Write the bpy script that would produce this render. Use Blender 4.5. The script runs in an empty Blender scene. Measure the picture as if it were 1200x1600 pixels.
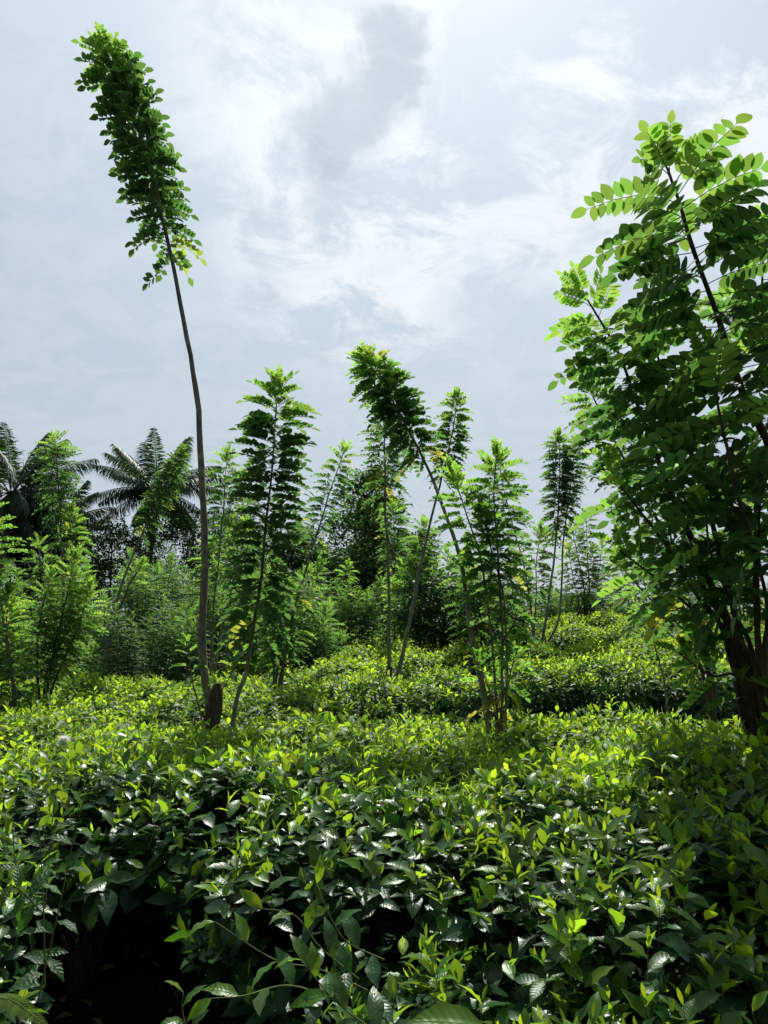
import bpy, math, random
import numpy as np
from mathutils import Vector

sc = bpy.context.scene
COL = sc.collection
rng = np.random.default_rng(7)
random.seed(7)

# ------------------------------------------------------------------ camera
EYE = np.array([0.0, 0.0, 1.65]); PITCH = math.radians(8.05); F = 1202.0
cp, sp_ = math.cos(PITCH), math.sin(PITCH)
def W(px, py, Y):
    """world point at forward distance Y seen near (px, py) of the photograph"""
    cx, cy = (px - 600) / F, (800 - py) / F
    d = np.array([cx, cp - cy * sp_, sp_ + cy * cp])
    return EYE + d * (Y / d[1])
cam = bpy.data.cameras.new('camera'); co = bpy.data.objects.new('camera', cam); COL.objects.link(co)
co.location = EYE; co.rotation_euler = (math.pi / 2 + PITCH, 0, 0)
cam.sensor_fit = 'VERTICAL'; cam.sensor_height = 24; cam.lens = 12 * F / 800
cam.clip_start = 0.05; cam.clip_end = 2000
sc.camera = co

EL, AZ = math.radians(52), math.radians(6)
SUN = np.array([math.sin(AZ) * math.cos(EL), math.cos(AZ) * math.cos(EL), math.sin(EL)])
# ------------------------------------------------------------------ terrain
def sst(a, b, x):
    t = np.clip((x - a) / (b - a), 0, 1); return t * t * (3 - 2 * t)
def ground(x, y):
    x = np.asarray(x, float); y = np.asarray(y, float)
    a = x / np.maximum(y, 3.0)
    y2 = y - .25 * np.sin(x * .45) - .04 * x
    lv = .26 * sst(7.0, 7.5, y2) + .14 * sst(9.5, 10.1, y2) + .18 * sst(12.7, 13.3, y2) + .24 * sst(16.4, 17.0, y2) + .16 * sst(20.4, 21, y2)
    h = lv * (-.2 + 1.25 * sst(-.32, .26, a))
    h = h - 0.012 * np.clip(y - 24, 0, 80)
    return h + 0.03 * np.sin(x * 1.7 + 1) * np.sin(y * 1.3)

# ------------------------------------------------------------------ mesh builder
class MB:
    def __init__(s): s.v = []; s.q = []; s.d = []; s.a = []; s.m = []; s.n = 0
    def add(s, v, q, dat=None, age=None, mat=0):
        v = np.asarray(v, float).reshape(-1, 3); q = np.asarray(q, np.int64).reshape(-1, 4)
        s.v.append(v); s.q.append(q + s.n); s.n += len(v)
        s.d.append(np.zeros((len(v), 3)) if dat is None else dat)
        s.a.append(np.zeros(len(v)) if age is None else age)
        s.m.append(np.full(len(q), mat))
    def mesh(s, name, mats):
        me = bpy.data.meshes.new(name)
        v = np.concatenate(s.v); q = np.concatenate(s.q)
        me.vertices.add(len(v)); me.vertices.foreach_set('co', v.astype(np.float32).ravel())
        me.loops.add(q.size); me.loops.foreach_set('vertex_index', q.astype(np.int32).ravel())
        me.polygons.add(len(q))
        me.polygons.foreach_set('loop_start', np.arange(0, q.size, 4, dtype=np.int32))
        for m in mats: me.materials.append(m)
        me.polygons.foreach_set('material_index', np.concatenate(s.m).astype(np.int32))
        me.polygons.foreach_set('use_smooth', np.ones(len(q), dtype=bool))
        at = me.attributes.new('leafdat', 'FLOAT_VECTOR', 'POINT'); at.data.foreach_set('vector', np.concatenate(s.d).astype(np.float32).ravel())
        at = me.attributes.new('age', 'FLOAT', 'POINT'); at.data.foreach_set('value', np.concatenate(s.a).astype(np.float32))
        me.update(calc_edges=True); me.validate()
        return me
    def obj(s, name, mats, parent=None):
        if not s.v: return None
        o = bpy.data.objects.new(name, s.mesh(name, mats)); COL.objects.link(o)
        if parent is not None: o.parent = parent
        return o

def thing(name, label, cat, loc=(0, 0, 0), group=None):
    o = bpy.data.objects.new(name, None); COL.objects.link(o)
    o.location = tuple(float(c) for c in loc); o.empty_display_size = .1
    o['label'] = label; o['category'] = cat
    if group: o['group'] = group
    return o
def dup(root, loc, rz, scale, label=None, group=None):
    r = root.copy(); COL.objects.link(r); r.location = tuple(float(c) for c in loc)
    r.rotation_euler = (0, 0, float(rz)); r.scale = scale
    if label: r['label'] = label
    if group: r['group'] = group
    for ch in root.children:
        c = ch.copy(); COL.objects.link(c); c.parent = r
        for g in ch.children:
            d = g.copy(); COL.objects.link(d); d.parent = c
    return r

def nrm(a): return a / np.maximum(np.linalg.norm(a, axis=-1, keepdims=True), 1e-9)
UP = np.array([0, 0, 1.0])

def leaves(mb, P, D, N, L, Wd, K=3, droop=.15, fold=.2, wave=0., age=None, prof='tea', mat=0):
    """blades: P base, D direction, N upper side, L length, Wd half width"""
    n = len(P)
    if n == 0: return
    D = nrm(D); N = nrm(N - (N * D).sum(-1, keepdims=True) * D); S = np.cross(D, N)
    L = np.broadcast_to(L, n).astype(float); Wd = np.broadcast_to(Wd, n).astype(float)
    droop = np.broadcast_to(droop, n); r = rng.random(n)
    age = np.zeros(n) if age is None else np.broadcast_to(age, n)
    if K == 0:
        um = .45
        pts = np.stack([P, P + D * (L * um)[:, None] + S * Wd[:, None] + N * (L * .04)[:, None],
                        P + D * L[:, None] - N * (L * droop)[:, None],
                        P + D * (L * um)[:, None] - S * Wd[:, None] + N * (L * .04)[:, None]], 1)
        dat = np.zeros((n, 4, 3)); dat[:, :, 0] = [0, um, 1, um]; dat[:, :, 1] = [0, 1, 0, -1]; dat[:, :, 2] = r[:, None]
        q = np.arange(n)[:, None] * 4 + np.arange(4)
        mb.add(pts, q, dat.reshape(-1, 3), np.repeat(age, 4), mat); return
    u = np.linspace(0, 1, K + 1)
    if prof == 'tea': w = np.sin(np.pi * u ** .84) ** 1.08
    elif prof == 'ovate': w = np.sin(np.pi * u ** .75) ** .8
    elif prof == 'strap': w = np.minimum(1, u * 8 + .3) * (1 - u ** 3)
    else: w = np.sin(np.pi * u) ** .65
    w = np.maximum(w, .03); w[0] = max(w[0], .05)
    v = np.array([-1., 0, 1.])
    U, V = np.meshgrid(u, v, indexing='ij'); Wp = w[:, None] * V
    x = (U - .12 * U ** 3)[None] * L[:, None, None]
    ph = rng.random(n) * 6.3
    z = -(droop[:, None, None] * (U ** 2)[None]) * L[:, None, None] + (np.abs(Wp) ** 1)[None] * (fold * Wd)[:, None, None]
    if wave:
        z = z + wave * Wd[:, None, None] * np.abs(V)[None] * w[None, :, None] * np.sin(U[None] * 17 + V[None] * .9 + ph[:, None, None])
        x = x + 0
    y = Wp[None] * Wd[:, None, None]
    side = rng.normal(0, .05, n)[:, None, None] * (U ** 2)[None] * L[:, None, None]
    pts = P[:, None, None] + D[:, None, None] * x[..., None] + N[:, None, None] * z[..., None] + S[:, None, None] * (y + side)[..., None]
    dat = np.zeros((n, K + 1, 3, 3)); dat[..., 0] = U; dat[..., 1] = V; dat[..., 2] = r[:, None, None]
    nv = (K + 1) * 3; b = []
    for i in range(K):
        for j in range(2): a0 = i * 3 + j; b.append([a0, a0 + 3, a0 + 4, a0 + 1])
    q = np.arange(n)[:, None, None] * nv + np.array(b)[None]
    mb.add(pts, q, dat.reshape(-1, 3), np.repeat(age, nv), mat)

def spline(pts, n):
    pts = np.asarray(pts, float)
    if len(pts) == 2: return pts[0] + (pts[1] - pts[0]) * np.linspace(0, 1, n)[:, None]
    P = np.vstack([2 * pts[0] - pts[1], pts, 2 * pts[-1] - pts[-2]])
    seg = np.linalg.norm(np.diff(pts, axis=0), axis=1); cs = np.r_[0, np.cumsum(seg)]
    out = []
    for s in np.linspace(0, cs[-1], n):
        i = min(np.searchsorted(cs, s, side='right') - 1, len(pts) - 2); t = (s - cs[i]) / seg[i]
        p0, p1, p2, p3 = P[i:i + 4]
        out.append(.5 * (2 * p1 + (p2 - p0) * t + (2 * p0 - 5 * p1 + 4 * p2 - p3) * t ** 2 + (3 * p1 - p0 - 3 * p2 + p3) * t ** 3))
    return np.array(out)

def tube(mb, pts, rad, sides=8, mat=0, bump=0.):
    pts = np.asarray(pts, float); n = len(pts); rad = np.broadcast_to(rad, n)
    T = nrm(np.gradient(pts, axis=0)); ref = np.array([.3, 1., .05]) if abs(T[0][2]) > .5 else UP
    A = nrm(np.cross(T, ref)); B = np.cross(T, A)
    an = np.arange(sides) / sides * 2 * np.pi
    rr = rad[:, None] * (1 + bump * rng.normal(0, 1, (n, sides)))
    v = pts[:, None] + rr[..., None] * (A[:, None] * np.cos(an)[None, :, None] + B[:, None] * np.sin(an)[None, :, None])
    v = np.concatenate([v.reshape(-1, 3), pts[-1:]])
    q = []
    for i in range(n - 1):
        for j in range(sides):
            k = (j + 1) % sides; q.append([i * sides + j, i * sides + k, (i + 1) * sides + k, (i + 1) * sides + j])
    e = n * sides; o = (n - 1) * sides
    for j in range(0, sides, 2): q.append([o + j, o + (j + 1) % sides, o + (j + 2) % sides, e])
    dat = np.zeros((len(v), 3)); dat[:-1, 0] = np.repeat(np.linspace(0, 1, n), sides); dat[:, 2] = rng.random()
    mb.add(v, q, dat, None, mat)

def tubes(mb, P0, P1, P2, r, mat=0, seg=4):
    """many thin three-sided curved twigs at once (quadratic curves)"""
    n = len(P0)
    if n == 0: return
    t = np.linspace(0, 1, seg)[None, :, None]
    C = P0[:, None] * (1 - t) ** 2 + 2 * P1[:, None] * t * (1 - t) + P2[:, None] * t ** 2
    T = nrm(P2 - P0); A = nrm(np.cross(T, np.array([.21, .5, .84]))); B = np.cross(T, A)
    an = np.arange(3) / 3 * 2 * np.pi
    rad = np.broadcast_to(r, n)[:, None, None, None] * (1 - .55 * t)[..., None]
    v = C[:, :, None] + rad * (A[:, None, None] * np.cos(an)[None, None, :, None] + B[:, None, None] * np.sin(an)[None, None, :, None])
    b = []
    for i in range(seg - 1):
        for j in range(3): k = (j + 1) % 3; b.append([i * 3 + j, i * 3 + k, (i + 1) * 3 + k, (i + 1) * 3 + j])
    q = np.arange(n)[:, None, None] * (seg * 3) + np.array(b)[None]
    mb.add(v, q, None, None, mat)

# ------------------------------------------------------------------ materials
def newmat(name):
    m = bpy.data.materials.new(name); m.use_nodes = True; nt = m.node_tree; nt.nodes.clear()
    return m, nt, nt.nodes, nt.links
def leaf_mat(name, cols, tcols, rough=.4, fac=.45, vein=.4, spec=.5, nv=9):
    """cols / tcols: mature, young, yellowed; reflected and transmitted leaf colour"""
    m, nt, N, Lk = newmat(name)
    out = N.new('ShaderNodeOutputMaterial'); ad = N.new('ShaderNodeAttribute'); ad.attribute_name = 'leafdat'
    ag = N.new('ShaderNodeAttribute'); ag.attribute_name = 'age'
    sx = N.new('ShaderNodeSeparateXYZ'); Lk.new(ad.outputs['Vector'], sx.inputs[0])
    oi = N.new('ShaderNodeObjectInfo')
    def math_(op, a, b=None, c=None):
        n = N.new('ShaderNodeMath'); n.operation = op
        for i, x in enumerate((a, b, c)):
            if x is None: continue
            if isinstance(x, (int, float)): n.inputs[i].default_value = x
            else: Lk.new(x, n.inputs[i])
        return n.outputs[0]
    def ramp(cs):
        r = N.new('ShaderNodeValToRGB'); Lk.new(ag.outputs['Fac'], r.inputs[0])
        e = r.color_ramp.elements; e[0].position = 0; e[0].color = (*cs[0], 1); e[1].position = 1; e[1].color = (*cs[2], 1)
        x = r.color_ramp.elements.new(.5); x.color = (*cs[1], 1)
        return r.outputs[0]
    av = math_('ABSOLUTE', sx.outputs[1])
    rib = math_('LESS_THAN', av, .07)
    val = math_('MULTIPLY_ADD', sx.outputs[2], .5, .75)
    val = math_('MULTIPLY', val, math_('MULTIPLY_ADD', oi.outputs['Random'], .25, .88))
    val2 = math_('MULTIPLY_ADD', rib, .35, val)
    hue = math_('MULTIPLY_ADD', math_('FRACT', math_('MULTIPLY', sx.outputs[2], 7.3)), .035, .4825)
    def hsv(c, v):
        h = N.new('ShaderNodeHueSaturation'); Lk.new(c, h.inputs['Color']); Lk.new(v, h.inputs['Value']); Lk.new(hue, h.inputs['Hue']); return h.outputs[0]
    c1 = hsv(ramp(cols), val2); c2 = hsv(ramp(tcols), val)
    # blotches of wear on the blade
    tc = N.new('ShaderNodeTexCoord'); no = N.new('ShaderNodeTexNoise'); no.inputs['Scale'].default_value = 38; no.inputs['Detail'].default_value = 3
    Lk.new(tc.outputs['Object'], no.inputs['Vector'])
    # side veins as bump
    ph = math_('SINE', math_('MULTIPLY', math_('SUBTRACT', sx.outputs[0], math_('MULTIPLY', av, .16)), nv * 6.283))
    hgt = math_('ADD', math_('MULTIPLY', ph, .5), math_('MULTIPLY', math_('MINIMUM', math_('MULTIPLY', av, 6), 1), 1.2))
    hgt = math_('ADD', hgt, math_('MULTIPLY', no.outputs[0], 2.0))
    bp = N.new('ShaderNodeBump'); bp.inputs['Strength'].default_value = vein; bp.inputs['Distance'].default_value = .0012
    Lk.new(hgt, bp.inputs['Height'])
    p = N.new('ShaderNodeBsdfPrincipled'); Lk.new(c1, p.inputs['Base Color']); Lk.new(bp.outputs[0], p.inputs['Normal'])
    p.inputs['Specular IOR Level'].default_value = spec; p.inputs['Specular Tint'].default_value = (.88, 1, .88, 1)
    Lk.new(math_('MULTIPLY_ADD', no.outputs[0], .25, rough - .12), p.inputs['Roughness'])
    t = N.new('ShaderNodeBsdfTranslucent'); Lk.new(c2, t.inputs[0])
    mx = N.new('ShaderNodeMixShader'); Lk.new(math_('MINIMUM', math_('MULTIPLY_ADD', ag.outputs['Fac'], .5, fac), .68), mx.inputs[0])
    Lk.new(p.outputs[0], mx.inputs[1]); Lk.new(t.outputs[0], mx.inputs[2]); Lk.new(mx.outputs[0], out.inputs[0])
    return m
def bark_mat(name, c1, c2, scale=30, stretch=.25, bump=.5, dist=.006):
    m, nt, N, Lk = newmat(name)
    out = N.new('ShaderNodeOutputMaterial'); tc = N.new('ShaderNodeTexCoord'); mp = N.new('ShaderNodeMapping'); mp.inputs['Scale'].default_value = (1, 1, stretch)
    Lk.new(tc.outputs['Object'], mp.inputs[0])
    no = N.new('ShaderNodeTexNoise'); no.inputs['Scale'].default_value = scale; no.inputs['Detail'].default_value = 7; no.inputs['Roughness'].default_value = .65
    Lk.new(mp.outputs[0], no.inputs['Vector'])
    r = N.new('ShaderNodeValToRGB'); r.color_ramp.elements[0].position = .32; r.color_ramp.elements[0].color = (*c1, 1); r.color_ramp.elements[1].position = .68; r.color_ramp.elements[1].color = (*c2, 1)
    Lk.new(no.outputs[0], r.inputs[0])
    n2 = N.new('ShaderNodeTexNoise'); n2.inputs['Scale'].default_value = 7; n2.inputs['Detail'].default_value = 5; Lk.new(tc.outputs['Object'], n2.inputs['Vector'])
    r2 = N.new('ShaderNodeValToRGB'); r2.color_ramp.elements[0].position = .55; r2.color_ramp.elements[0].color = (0, 0, 0, 1); r2.color_ramp.elements[1].position = .66; r2.color_ramp.elements[1].color = (.7, .7, .7, 1); Lk.new(n2.outputs[0], r2.inputs[0])
    mx = N.new('ShaderNodeMixRGB'); Lk.new(r2.outputs[0], mx.inputs[0]); Lk.new(r.outputs[0], mx.inputs[1]); mx.inputs[2].default_value = (min(1, c2[0] * 1.35), min(1, c2[1] * 1.5), min(1, c2[2] * 1.35), 1)
    bp = N.new('ShaderNodeBump'); bp.inputs['Strength'].default_value = bump; bp.inputs['Distance'].default_value = dist; Lk.new(no.outputs[0], bp.inputs['Height'])
    p = N.new('ShaderNodeBsdfPrincipled'); p.inputs['Roughness'].default_value = .85; p.inputs['Specular IOR Level'].default_value = .25
    Lk.new(mx.outputs[0], p.inputs['Base Color']); Lk.new(bp.outputs[0], p.inputs['Normal']); Lk.new(p.outputs[0], out.inputs[0])
    return m

M_TEA = leaf_mat('tea_leaf', [(.013, .056, .017), (.14, .28, .016), (.3, .26, .03)], [(.035, .13, .012), (.58, .86, .03), (.6, .55, .05)], rough=.35, fac=.34, vein=.2, spec=.42)
M_TEAF = leaf_mat('tea_leaf_small', [(.014, .052, .017), (.15, .29, .016), (.3, .26, .03)], [(.04, .14, .012), (.60, .87, .035), (.6, .55, .05)], rough=.5, fac=.36, vein=0, spec=.4)
M_GLI = leaf_mat('shade_tree_leaf', [(.028, .075, .042), (.07, .16, .045), (.28, .21, .03)], [(.15, .33, .06), (.34, .58, .07), (.5, .4, .04)], rough=.52, fac=.42, vein=.25, spec=.28, nv=6)
M_PALM = leaf_mat('palm_leaf', [(.022, .048, .028), (.04, .08, .03), (.26, .17, .04)], [(.045, .12, .03), (.12, .22, .03), (.35, .22, .05)], rough=.5, fac=.25, vein=0, spec=.4)
M_BROAD = leaf_mat('broadleaf_leaf', [(.03, .06, .025), (.06, .12, .03), (.2, .16, .04)], [(.06, .16, .02), (.16, .34, .03), (.4, .3, .04)], rough=.55, fac=.3, vein=0, spec=.25)
M_WEED = leaf_mat('weed_leaf', [(.035, .09, .028), (.12, .24, .03), (.3, .3, .05)], [(.12, .32, .02), (.45, .7, .04), (.6, .6, .08)], rough=.45, fac=.45, vein=.8, spec=.4, nv=7)
M_STEM = bark_mat('green_stem', (.06, .09, .025), (.14, .17, .05), 60)
M_BARK = bark_mat('grey_bark', (.10, .085, .065), (.30, .27, .22), 45, .3)
M_DBARK = bark_mat('dark_bark', (.035, .025, .02), (.14, .10, .075), 26, .3, .9, .015)
M_TWIG = bark_mat('tea_wood', (.05, .04, .03), (.16, .13, .10), 60)
M_PBARK = bark_mat('palm_bark', (.12, .11, .10), (.3, .28, .25), 9, 3, .6, .03)
M_DRY = bark_mat('dry_frond', (.16, .10, .05), (.34, .24, .12), 20)
M_NUT = bark_mat('coconut_husk', (.20, .17, .03), (.34, .26, .06), 8)

def soil_mat():
    m, nt, N, Lk = newmat('soil')
    out = N.new('ShaderNodeOutputMaterial'); tc = N.new('ShaderNodeTexCoord')
    no = N.new('ShaderNodeTexNoise'); no.inputs['Scale'].default_value = 6; no.inputs['Detail'].default_value = 9; Lk.new(tc.outputs['Object'], no.inputs['Vector'])
    n2 = N.new('ShaderNodeTexNoise'); n2.inputs['Scale'].default_value = .35; n2.inputs['Detail'].default_value = 4; Lk.new(tc.outputs['Object'], n2.inputs['Vector'])
    r = N.new('ShaderNodeValToRGB'); r.color_ramp.elements[0].color = (.012, .008, .005, 1); r.color_ramp.elements[1].color = (.055, .035, .022, 1); Lk.new(no.outputs[0], r.inputs[0])
    g = N.new('ShaderNodeValToRGB'); g.color_ramp.elements[0].position = .5; g.color_ramp.elements[0].color = (0, 0, 0, 1); g.color_ramp.elements[1].position = .65; g.color_ramp.elements[1].color = (.8, .8, .8, 1); Lk.new(n2.outputs[0], g.inputs[0])
    mx = N.new('ShaderNodeMixRGB'); Lk.new(g.outputs[0], mx.inputs[0]); Lk.new(r.outputs[0], mx.inputs[1]); mx.inputs[2].default_value = (.03, .05, .015, 1)
    bp = N.new('ShaderNodeBump'); bp.inputs['Distance'].default_value = .03; bp.inputs['Strength'].default_value = .8; Lk.new(no.outputs[0], bp.inputs['Height'])
    p = N.new('ShaderNodeBsdfPrincipled'); p.inputs['Roughness'].default_value = .95; p.inputs['Specular IOR Level'].default_value = .1
    Lk.new(mx.outputs[0], p.inputs['Base Color']); Lk.new(bp.outputs[0], p.inputs['Normal']); Lk.new(p.outputs[0], out.inputs[0])
    return m
M_SOIL = soil_mat()

# ------------------------------------------------------------------ ground sheet
gx = np.r_[-400, -200, -100, -60, np.arange(-40, 41, .5), 60, 100, 200, 400]
gy = np.r_[-200, -80, -30, np.arange(-10, 60, .5), 70, 90, 120, 200, 400, 800]
X, Y = np.meshgrid(gx, gy, indexing='ij'); Z = ground(X, Y)
Z = np.where(Y > 55, Z - .0 * Y, Z)
g = MB(); nx, ny = X.shape; idx = np.arange(nx * ny).reshape(nx, ny)
g.add(np.stack([X, Y, Z], -1), np.stack([idx[:-1, :-1], idx[1:, :-1], idx[1:, 1:], idx[:-1, 1:]], -1))
go = g.obj('ground', [M_SOIL]); go['kind'] = 'structure'

# ------------------------------------------------------------------ tea bushes
def shoot_set(mb, mt, P, D, ln, nleaf, ls, K, tipage, twig=True, agelow=.5):
    """upright shoots carrying alternate leaves, small pale ones at the top"""
    n = len(P); D = nrm(D); E = P + D * ln[:, None]
    A = nrm(np.cross(D, np.array([.3, .8, .1]))); B = np.cross(D, A); ph0 = rng.random(n) * 6.3
    if twig: tubes(mt, P, (P + E) / 2 + rng.normal(0, .006, (n, 3)), E, .0016, 0, 3)
    for k in range(nleaf):
        t = (k + .4) / nleaf; az = ph0 + k * 2.4 + rng.normal(0, .25, n)
        R = A * np.cos(az)[:, None] + B * np.sin(az)[:, None]
        ang = np.radians(82 - 52 * t ** 1.6) + rng.normal(0, .16, n)
        d = D * np.cos(ang)[:, None] + R * np.sin(ang)[:, None] + rng.normal(0, .08, (n, 3))
        nn = D * np.sin(ang)[:, None] - R * np.cos(ang)[:, None] + rng.normal(0, .16, (n, 3))
        L = ls * (1.12 - .40 * t ** 1.5) * (.75 + .5 * rng.random(n))
        age = np.clip((t - agelow) * 1.25, 0, .5) * tipage * (.6 + .5 * rng.random(n))
        age = np.where(rng.random(n) < .006, .75 + .2 * rng.random(n), age)
        leaves(mb, P + D * (ln * (t * .95 + .05))[:, None], d, nn, L, L * (.215 - .04 * t + .03 * rng.random(n)), K,
               droop=.12 + .32 * rng.random(n) * (1 - .7 * t), fold=.3, wave=.16 if K > 4 else 0, age=age)
    leaves(mb, E, D + rng.normal(0, .15, (n, 3)), A, ls * .42 * np.ones(n), ls * .05, max(K - 2, 2) if K else 0, droop=.02, fold=.5, age=.5 * tipage)

def tea_mesh(seed, K, nsh, ls, R=.56, H=.9, nleaf=6, inner=260, low=.16, dome=.14):
    global rng
    keep = rng; rng = np.random.default_rng(seed)
    old, new, tw = MB(), MB(), MB()
    wob = rng.normal(0, 1, 6)
    def rad(a): return R * (1 + .05 * wob[0] * np.sin(2 * a + wob[1]) + .05 * wob[2] * np.sin(3 * a + wob[3]))
    def bumpz(x, y): return .03 * np.sin(x * 9 + wob[4] * 3) * np.sin(y * 8 + wob[5] * 3)
    nt_ = int(nsh * .58); ns = nsh - nt_
    a = rng.random(nt_) * 2 * np.pi; rho = np.sqrt(rng.random(nt_)); rr = rad(a) * rho
    x, y = rr * np.cos(a), rr * np.sin(a)
    P1 = np.stack([x, y, H - .11 - dome * rho ** 2.6 + bumpz(x, y) + rng.normal(0, .018, nt_)], -1)
    N1 = nrm(np.stack([x * 1.1, y * 1.1, np.ones(nt_)], -1))
    a = rng.random(ns) * 2 * np.pi; zz = low + (H - .3 - low) * rng.random(ns); rr = rad(a) * (.78 + .2 * np.sqrt(np.clip((zz - low) / (H - .35 - low), 0, 1))) - .05 + rng.normal(0, .03, ns)
    P2 = np.stack([rr * np.cos(a), rr * np.sin(a), zz], -1)
    N2 = nrm(np.stack([np.cos(a), np.sin(a), .25 * np.ones(ns)], -1))
    lift = UP * 1.0
    D1 = nrm(N1 * .5 + lift + rng.normal(0, .28, (nt_, 3))); D2 = nrm(N2 + lift * .55 + rng.normal(0, .3, (ns, 3)))
    ln1 = .09 + .09 * rng.random(nt_); ln1 = np.where(rng.random(nt_) < .07, ln1 + .06, ln1)
    ln2 = .10 + .08 * rng.random(ns)
    clump = np.clip(.75 + .5 * np.sin(x * 11 + wob[0] * 5) * np.sin(y * 10 + wob[2] * 5), .3, 1.15)
    tip1 = clump * (.55 if K > 4 else .8) + .5 * rng.random(nt_)
    shoot_set(new, tw, P1, D1, ln1, nleaf, ls * .95, K, tip1, K > 2, agelow=.38 if K > 4 else .15)
    shoot_set(old, tw, P2, D2, ln2, nleaf, ls * 1.15, K, np.where(P2[:, 2] > .55 * H, .5, .1) * rng.random(ns), K > 2)
    if inner:
        a = rng.random(inner) * 2 * np.pi; q = np.sqrt(rng.random(inner)) * R * .85; z = low + (H - .22 - low) * rng.random(inner)
        leaves(old, np.stack([q * np.cos(a), q * np.sin(a), z], -1), np.stack([np.cos(a), np.sin(a), .3 * rng.random(inner)], -1) + rng.normal(0, .3, (inner, 3)),
               UP + rng.normal(0, .3, (inner, 3)), ls * 1.25, ls * .27, 0 if K < 4 else 3)
    # woody frame
    nb = 9
    for i in range(nb):
        a = i / nb * 6.28 + rng.random() * .5; r1 = R * (.5 + .35 * rng.random())
        pts = spline([(0.03 * math.cos(a), .03 * math.sin(a), 0), (.3 * r1 * math.cos(a + .3), .3 * r1 * math.sin(a + .3), .2), (r1 * math.cos(a), r1 * math.sin(a), H - .22)], 6)
        tube(tw, pts, np.linspace(.016, .005, 6), 5)
    tube(tw, [(0, 0, -.1), (0, 0, .04), (0.01, 0, .16)], [.05, .045, .03], 7, bump=.1)
    rng = keep
    return old, new, tw

def tea_proto(seed, K, nsh, ls, **kw):
    old, new, tw = tea_mesh(seed, K, nsh, ls, **kw)
    r = thing('tea_bush', 'x', 'tea bush', (0, 0, -5))
    mt_ = M_TEA if K > 4 else M_TEAF; old.obj('side_foliage', [mt_], r); new.obj('top_foliage', [mt_], r); tw.obj('branch_frame', [M_TWIG], r)
    return r
def place_proto(protos, x, y, z, sc_, label, group, used):
    k = int(rng.integers(len(protos)))
    p = protos[k]
    rz = rng.random() * 6.28
    if k not in used:
        used[k] = 1
        p.location = (float(x), float(y), float(z)); p.rotation_euler = (0, 0, float(rz)); p.scale = sc_; p['label'] = label
        if group: p['group'] = group
        return p
    q = dup(p, (x, y, z), rz, sc_, label, group)
    if not group and 'group' in q.keys(): del q['group']
    return q

near = [tea_proto(100 + i, 7, 250, .104) for i in range(4)]
mid = [tea_proto(200 + i, 3, 290, .094, dome=.2) for i in range(4)]
high = [tea_proto(150 + i, 7, 260, .104, low=.48) for i in range(2)]
far = [tea_proto(300 + i, 0, 330, .092, dome=.26, nleaf=5, inner=200) for i in range(4)]
un, um_, uf, uh = {}, {}, {}, {}
TEA = []
# foreground terrace
y = 2.55; r = 0
while y < 6.5:
    half = .5 * y + .9
    x = -half + (.36 if r % 2 else 0)
    while x < half + .3:
        px, py = x + rng.normal(0, .05), y + rng.normal(0, .05)
        skip = (-1.55 < px < .05 and py < 2.85) or (-1.8 < px < -.2 and 2.85 <= py < 3.45)
        if not skip: TEA.append((px, py, 0))
        x += .74
    y += .62; r += 1
TEA += [(.38, 2.0, -.24), (1.05, 2.0, -.2), (-1.56, 2.12, -.22), (-1.72, 2.6, -.02), (1.75, 2.15, -.05)]
LAB_FRONT = 'glossy dark green tea bush merging into the close foreground tea bank'
LAB_TABLE = 'tea bush in the flat bright plucking table behind the foreground bank'
for (x, y, z) in TEA:
    d = y; s = rng.uniform(.94, 1.1)
    zs = (.86 if y > 5.8 else 1) * s * rng.uniform(.94, 1.05) * (1 + .34 * sst(1.2, 2.6, x) * sst(5.5, 3, y))
    if 3.4 < y < 4.1 and -2. < x < .1 and z == 0: place_proto(high, x, y - .06, ground(x, y), (s, s, zs), 'bare legged tea bush overhanging the dark hollow at lower left', 'tea bushes round the dark hollow', uh)
    elif y < 3.7: place_proto(near, x, y, ground(x, y) + z, (s * 1.04, s * 1.04, zs), LAB_FRONT, 'tea bushes of the foreground bank', un)
    else: place_proto(mid, x, y, ground(x, y), (s, s, zs), LAB_TABLE, 'tea bushes of the middle plucking table', um_)
# contour rows behind, rising to the right
rows = [7.85, 8.6, 10.5, 11.25, 12.0, 13.75, 14.6, 15.45, 17.5, 18.4, 19.3, 21.5, 22.4]
for ri, yr in enumerate(rows):
    first = yr in (7.85, 10.5, 13.75, 17.5, 21.5)
    x = -.5 * yr - .6 + rng.random() * .5
    while x < .5 * yr + .6:
        yy = yr + .25 * math.sin(x * .45) + .04 * x + rng.normal(0, .04)
        a = x / yy
        if (yr > 11.5 and a < -.26 + .014 * (yr - 10)) or rng.random() < .015: x += .8; continue
        s = rng.uniform(.98, 1.14)
        zz = ground(x, yy); last = yr in (8.6, 12.0, 15.45, 19.3); s2 = 1.06 if first else .8 if last else .95
        lab = 'tea bush on the stepped terraces of the slope behind the shade trees'
        place_proto(mid if yr < 8.0 else far, x, yy, zz, (s * 1.05, s * .9, s2 * rng.uniform(.95, 1.04)), lab, 'tea bushes on the terraced slope', um_ if yr < 8.0 else uf)
        x += .84 if yr < 13 else .95

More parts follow.
